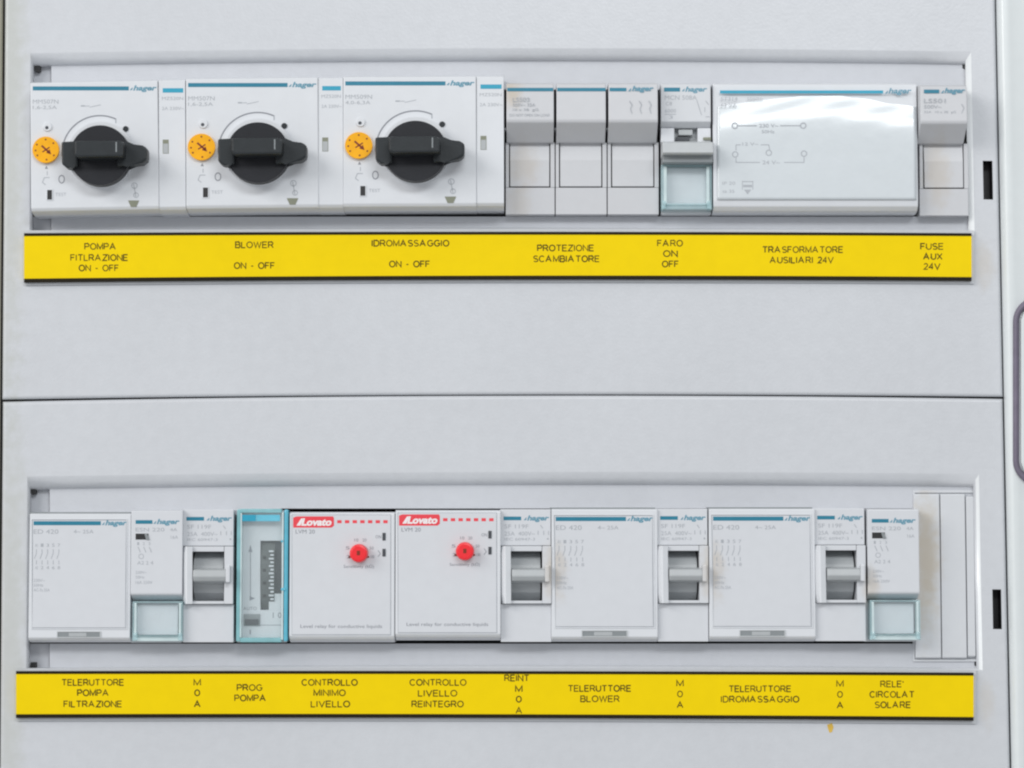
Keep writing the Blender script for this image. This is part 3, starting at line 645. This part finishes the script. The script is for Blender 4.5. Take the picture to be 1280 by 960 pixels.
# ------------------------------------------------------------------ lower row
HC = 5.0
def contactor(label, l, r, t, b):
    root = begin('contactor', label, 'contactor', (l + r) / 2, (t + b) / 2, 'wide white contactors', 0, HC)
    prism('body', l, r, [(t, 3), (t + 1, HC), (b - 6, HC), (b - 3, HC - .8), (b, 1)], -15, 'light', 0.25)
    w = r - l
    frame('panel_groove', l + 4, t + 8, l + w - 5, b - 17.5, .9, .9, .9, .9, HC - 1, HC + .03, 'ink', 0)
    frame('panel_rim', l + 2.8, t + 6.8, l + w - 3.8, b - 16.3, 1.2, 1.2, 1.2, 1.2, HC - .6, HC + .25, 'light', .06)
    box('front_panel', l + 5, t + 9, l + w - 6, b - 18.5, HC - .5, HC + .2, 'film', 0.06)
    logo(l + 91, t + 12.5, 32, HC + .2, (l + 6, l + 90), sw=5.0)
    pr = Print(HC + .2)
    pr.text('ED 420', l + 6, t + 23, 31, 5.6).text('4~ 25A', l + 56, t + 23, 25, 4.6)
    for k in range(5):
        x = l + 8 + k * 7
        pr.text('A1' if k == 0 else str(2 * k - 1), x, t + 40, 3.2, 4).line(x + 1.5, t + 45, x + 1.5, t + 50, .8).line(x + 1.5, t + 50, x - 1, t + 57, .8).line(x + 1.5, t + 59, x + 1.5, t + 64, .8).text('A2' if k == 0 else str(2 * k), x, t + 68, 3.2, 4)
    pr.text('230V~', l + 6, t + 84, 14, 3.6).text('50Hz', l + 6, t + 90, 12, 3.6).text('AC-7a 25A', l + 6, t + 96, 20, 3.6)
    pr.build('small_print', 'ink')
    f = frame('slot_rim', l + 35, b - 14, l + 90, b - 5.5, 1.2, 1.2, 1.2, 1.2, HC - .5, HC + .3, 'midgrey', 0.06)
    box('slot', l + 36.2, b - 12.8, l + 88.8, b - 6.7, HC - .6, HC + .05, 'shade', 0)
    box('slide_marker', l + 50, b - 12, l + 72, b - 7.4, HC - .6, HC + .14, 'grey', 0.05)
    box('top_gap_shadow', l + .5, t - 1.4, r - .5, t + .2, 0, 3.4, 'shade', 0)  # dark strip standing in for the gap's shadow above the body
    return root
c1 = contactor('white contactor at the far left of the lower row, above TELERUTTORE POMPA FILTRAZIONE', 36, 163, 641.5, 803)
copy_thing(c1, 755.5, 719, 'white contactor right of the second red knob unit, above TELERUTTORE BLOWER', HC).scale = (1.045, 1, 1.03)
copy_thing(c1, 952.5, 718.6, 'white contactor above TELERUTTORE IDROMASSAGGIO, left of the last grey lever switch', HC).scale = (1.045, 1, 1.03)

def relay(label, l, ref_x, t):
    root = begin('relay', label, 'relay', l + 32, t + 82, 'slim relays with clear flaps', 0, 6)
    H = 6.5
    prism('body', l, l + 64.5, [(t, 4), (t + 1, H), (t + 104, H), (t + 106, H - .3), (t + 113, 1.5)], -15, 'film', 0.3)
    box('lower_body', l, t + 113.3, l + 63.5, t + 166, -15, 0.6, 'body', 0.2)
    logo(l + 28, t + 15, 33, H, (l + 6, l + 27), sw=4.6)
    pr = Print(H); pr.text('ESN 220', l + 6, t + 24.5, 36, 4.6).text('4A', l + 49, t + 24.5, 9, 4).text('16A', l + 50, t + 34, 9, 4)
    for k in range(3): pr.line(l + 9 + 7 * k, t + 46, l + 12 + 7 * k, t + 53, .9).text(str(k + 1), l + 8 + 7 * k, t + 42, 2.4, 3.6)
    pr.arc(l + 13, t + 58, 3, 0, 360, .8, 10).text('A2 2 4', l + 8, t + 66, 20, 4.4).text('230V~', l + 6, t + 78, 14, 3.4).text('50Hz', l + 6, t + 84, 11, 3.4).text('16A 250V', l + 6, t + 90.5, 21, 3.6)
    pr.build('small_print', 'ink')
    box('indicator_window', l + 6, t + 29.5, l + 22, t + 37, H - 1, H + .06, 'black', 0)
    slab('indicator_lever', [(l + 17, t + 29.8), (l + 20.5, t + 29.8), (l + 23, t + 37), (l + 19, t + 37)], H - 1, H + .5, 'shade', 0.05)
    box('lower_label', l + 6, t + 119, l + 59, t + 156, .2, 3.5, 'film', 0.1)
    clear_flap(l + 2, t + 114, l + 65, t + 164, .6, 6.2, side=5, foot=7.5, light=False)
    return root
r1 = relay('slim relay with a black window and clear flap, right of the leftmost contactor', 163.5, 0, 637.5)
copy_thing(r1, 1084.5 + 32, 636 + 82, 'slim relay with a clear flap beside the grooved blanking strip, above RELE CIRCOLAT SOLARE', 6)

def lever_switch(label, l, t):
    root = begin('changeover_switch', label, 'switch', l + 31, t + 84, 'narrow grey lever switches', 0, 5)
    H = 4.0
    box('label_block', l - .4, t, l + 63, t + 45.5, -15, H, 'film', 0.25)
    box('lower_body', l - .4, t + 118.5, l + 63, t + 166, -15, H - .4, 'film', 0.25)
    # raised surround with a rounded left side
    a, b_ = t + 46, t + 118
    boxes('surround', [(l + 4.5, a, l + 51, a + 6.5, -8, 5.4), (l + 4.5, t + 114.5, l + 51, b_, -8, 5.4), (l + 51.2, a, l + 62.5, b_, -8, 5.4)], 'film', 0.2)
    # left cheek: quarter-round rail
    bm = bmesh.new(); prof = [(-1.4, -8), (-1.4, 2)] + [(-1.4 + 6.2 * (1 - math.cos(R(q))), 2 + 5.0 * math.sin(R(q))) for q in range(15, 91, 15)] + [(11.5, 6.4), (11.5, -8)]
    rows = []
    for k, (yy_, sh) in enumerate(((a, .55), (a + 3, .75), (a + 9, .95), (t + 80, 1.0), (t + 107, .95), (t + 114, .75), (b_, .55))):
        rows.append([bm.verts.new(L(l + x + (1 - sh) * 5 * (x < 3), yy_, h)) for x, h in prof])
    for A, B in zip(rows, rows[1:]):
        for i in range(len(A)): bm.faces.new((A[i], B[i], B[(i + 1) % len(A)], A[(i + 1) % len(A)]))
    bm.faces.new(rows[0]); bm.faces.new(rows[-1][::-1])
    link('side_cheek', bm, M['light'], root)
    box('lever_well', l + 11, t + 50, l + 52, t + 116, -8, -3.2, 'shade', 0)
    # drum and handle
    prism('drum', l + 12.5, l + 50, [(t + 52.5, -3), (t + 60, 0.6), (t + 70, 2.4), (t + 82, 3), (t + 94, 2.4), (t + 104, .6), (t + 113, -3)], -4, 'grey', 0)
    prism('lever', l + 12, l + 57, [(t + 73.5, 4), (t + 75.5, 7.5), (t + 84, 8), (t + 89.5, 7), (t + 92, 4)], -2, 'grey', 0.35)
    box('handle_tip', l + 53, t + 70, l + 58.5, t + 91, 5, 9, 'film', 0.4)
    logo(l + 29, t + 11.5, 32, H, (l + 4, l + 26), sw=4.6)
    pr = Print(H); pr.text('SF 119F', l + 5, t + 21.5, 30, 5).text('25A  400V~', l + 5, t + 30.5, 38, 5).text('IEC 60947-3', l + 5, t + 37.5, 38, 3.4).line(l + 50, t + 20, l + 53, t + 24, .9)
    for x in (47, 54, 60): pr.line(l + x, t + 27, l + x, t + 32, .9)
    pr.rect(l + 58, t + 36, l + 60, t + 38); pr.build('small_print', 'ink')
    return root
q1 = lever_switch('grey lever switch left of the blue-rimmed timer, above the first M 0 A caption', 229, 637)
for (lx, ty, lab) in ((626.5, 636.5, 'grey lever switch just right of the second red knob unit, above REINT M 0 A'),
                      (822.8, 636, 'grey lever switch between the two wide white contactors of the lower row'),
                      (1019.6, 635.5, 'grey lever switch left of the slim relay at the right end, lower row')):
    copy_thing(q1, lx + 31, ty + 84, lab, 5)

# timer
tm = begin('timer', 'programmable timer under a blue-tinted clear cover, above the caption PROG POMPA', 'timer', 327, 720)
HM = 3.0
box('body', 297, 638, 359, 803, -15, HM - 2.2, 'body', 0.2)
frame('face', 300, 641, 356, 800, 25.5, 35, 4, 37.5, HM - 2.4, HM, 'body', 0.1)
boxes('face_step', [(343, 742, 352, 762.5, HM - 2, HM), (336, 752, 343, 762.5, HM - 2, HM)], 'body', 0.05)
box('dial_well', 325.5, 676, 352, 762, HM - 2.3, HM - 1.6, 'led', 0)
prism('dial', 326, 343, [(678, HM - 1.6), (690, HM - .4), (705, HM + .3), (720, HM + .5), (735, HM + .3), (750, HM - .4), (760, HM - 1.6)], HM - 2, 'dial', 0)
dt = boxes('dial_tooth', [(336 + (2 if i % 2 else 0), 688 + i * 4.6, 342, 690.2 + i * 4.6, HM - 1, HM + .9) for i in range(14)], 'film', 0)
pr = Print(HM + .5)
for i in range(4): pr.rect(328.5, 695 + i * 16, 332.5, 698.5 + i * 16)
pr.build('dial_mark', 'black')
pr = Print(HM); pr.line(313, 690, 313, 748, 1).poly([(310.5, 690), (315.5, 690), (313, 681)]).poly([(312, 745), (319, 748), (312, 751)]).build('arrow_print', 'ink2')
Print(HM).text('AUTO', 304, 760.5, 17, 4).text('1 0', 341, 769, 11, 7).text('I', 312, 790, 1.6, 6).rect(325, 781, 352, 781.8).build('mode_lettering', 'ink2')
box('mode_switch', 304.5, 767.5, 325, 782.5, HM - 1, HM + .4, 'shade', 0.2)
box('mode_slider', 306, 774, 323, 781, HM, HM + .9, 'led', 0.1)
box('cover_stripe', 302.5, 643.5, 320, 651.5, 6.0, 6.05, 'cyan', 0)
box('cover_stripe', 320.4, 643.5, 350, 651.5, 6.0, 6.05, 'rimblue', 0)
box('cover_pane', 301, 641, 352, 798, 5.3, 6.0, 'pane', 0.1)
box('cover_side', 295.5, 636.5, 301, 802, 0, 6.0, 'rimteal', 0.4)
box('cover_side', 354.5, 636.5, 360, 802, 0, 6.6, 'rimblue', 0.8)
box('cover_bevel', 352, 640, 354.3, 800, 2, 6.8, 'rimlight', 0.5)
box('cover_bevel', 300.2, 641.2, 302, 797, 3, 6.3, 'rimlight', 0.3)
boxes('cover_edge', [(300, 636, 352, 641, 0, 6.0), (300, 797, 352, 803, 0, 5.8)], 'rimteal', 0.3)
boxes('cover_catch', [(351, 675, 354, 678, 4, 6.9), (351, 735, 357, 738, 4, 7)], 'rimblue', 0.2)

def level_relay(label, l, t):
    root = begin('level_relay', label, 'level relay', l + 65, t + 80, 'level relays with red knobs', 0, HL)
    prism('body', l, l + 131.8, [(t, HL - 3), (t + 1.5, HL), (t + 155, HL), (t + 159, HL - 1), (t + 163, 1)], -15, 'light', 0.4)
    frame('panel_groove', l + 3, t + 3, l + 127.5, t + 154, .8, .8, .8, .8, HL - 1, HL + .03, 'ink', 0)
    box('front_panel', l + 4, t + 4, l + 126.5, t + 153, HL - .5, HL + .15, 'film', 0.06)
    h = HL + .15
    pr = Print(h); pr.poly([(l + 5, t + 7), (l + 9, t + 5.5), (l + 55, t + 5.5), (l + 56, t + 8), (l + 56, t + 17), (l + 53, t + 19.5), (l + 5, t + 19.5)])
    for i in range(7): pr.rect(l + 60 + 9.6 * i, t + 10.2, l + 65.5 + 9.6 * i, t + 14)
    pr.build('red_banner', 'redink')
    pr = Print(h + .06); pr.poly([(l + 9, t + 17), (l + 14, t + 17), (l + 18, t + 8), (l + 15, t + 8)]); pr.text('Lovato', l + 15, t + 12.6, 38, 9.5, .045, .22); pr.build('maker_logo', 'white')
    pr = Print(h); pr.text('LVM 20', l + 8, t + 24.5, 24, 5).text('ON', l + 108, t + 31, 7, 4).text('Sensitivity (k\u03a9)', l + 68, t + 68.5, 38, 5).text('Level relay for conductive liquids', l + 14, t + 143.5, 102, 5.6)
    for (x, y, s) in ((-16, 5, '2'), (-17, -6, '5'), (-6, -16, '10'), (4, -16, '20'), (13, -6, '50'), (14, 5, '100')): pr.text(s, l + 87.5 + x, t + 51 + y, 5, 3.8)
    pr.line(l + 111, t + 48, l + 114, t + 52, .8).line(l + 114, t + 52, l + 111, t + 56, .8)
    pr.build('small_print', 'ink2')
    Print(h).rect(l + 74, t + 55, l + 100, t + 57.5).build('dial_tick', 'darkred')
    k = cyl('sensitivity_knob', l + 86.5, t + 51.5, 11, h - .3, h + 4.0, 'red', 32, 0.7, r2=11.8)
    box('knob_slot', l + 84.5, t + 48.5, l + 88.5, t + 54, h + 1, h + 4.05, 'darkred', 0, k)
    for y in (26, 46): box('led', l + 116.5, t + y, l + 120.5, t + y + 9.5, h - .5, h + .25, 'led', 0.1)
    return root
HL = 6.0
v1 = level_relay('left of the two white units with a small red knob, above CONTROLLO MINIMO LIVELLO', 361.5, 640)
copy_thing(v1, 494 + 65, 637.5 + 80, 'right of the two white units with a small red knob, above CONTROLLO LIVELLO REINTEGRO', HL)

# blanking strip
bs = begin('blanking_strip', 'plain grey blanking strip with vertical grooves at the right end of the lower row', 'blanking strip', 1184, 720)
for (a, b) in ((1143.5, 1175.5), (1176.8, 1207.5), (1208.8, 1218.5)):
    prism('snap_segment', a, b, [(617, -2.8), (618, -1.8), (822, -1.4), (823.5, -2.8)] if a < 1200 else [(620, -2.8), (621, -1.6), (820, -1.4), (822, -2.8)], -8, 'blank', 0.25)
box('backing', 1144, 620, 1217, 821, -8, -3.1, 'grey', 0)
frame('flange', 1141.5, 613, 1222, 827, 2, 3, 2, 3, -3.7, -2.9, 'blank', 0.1)
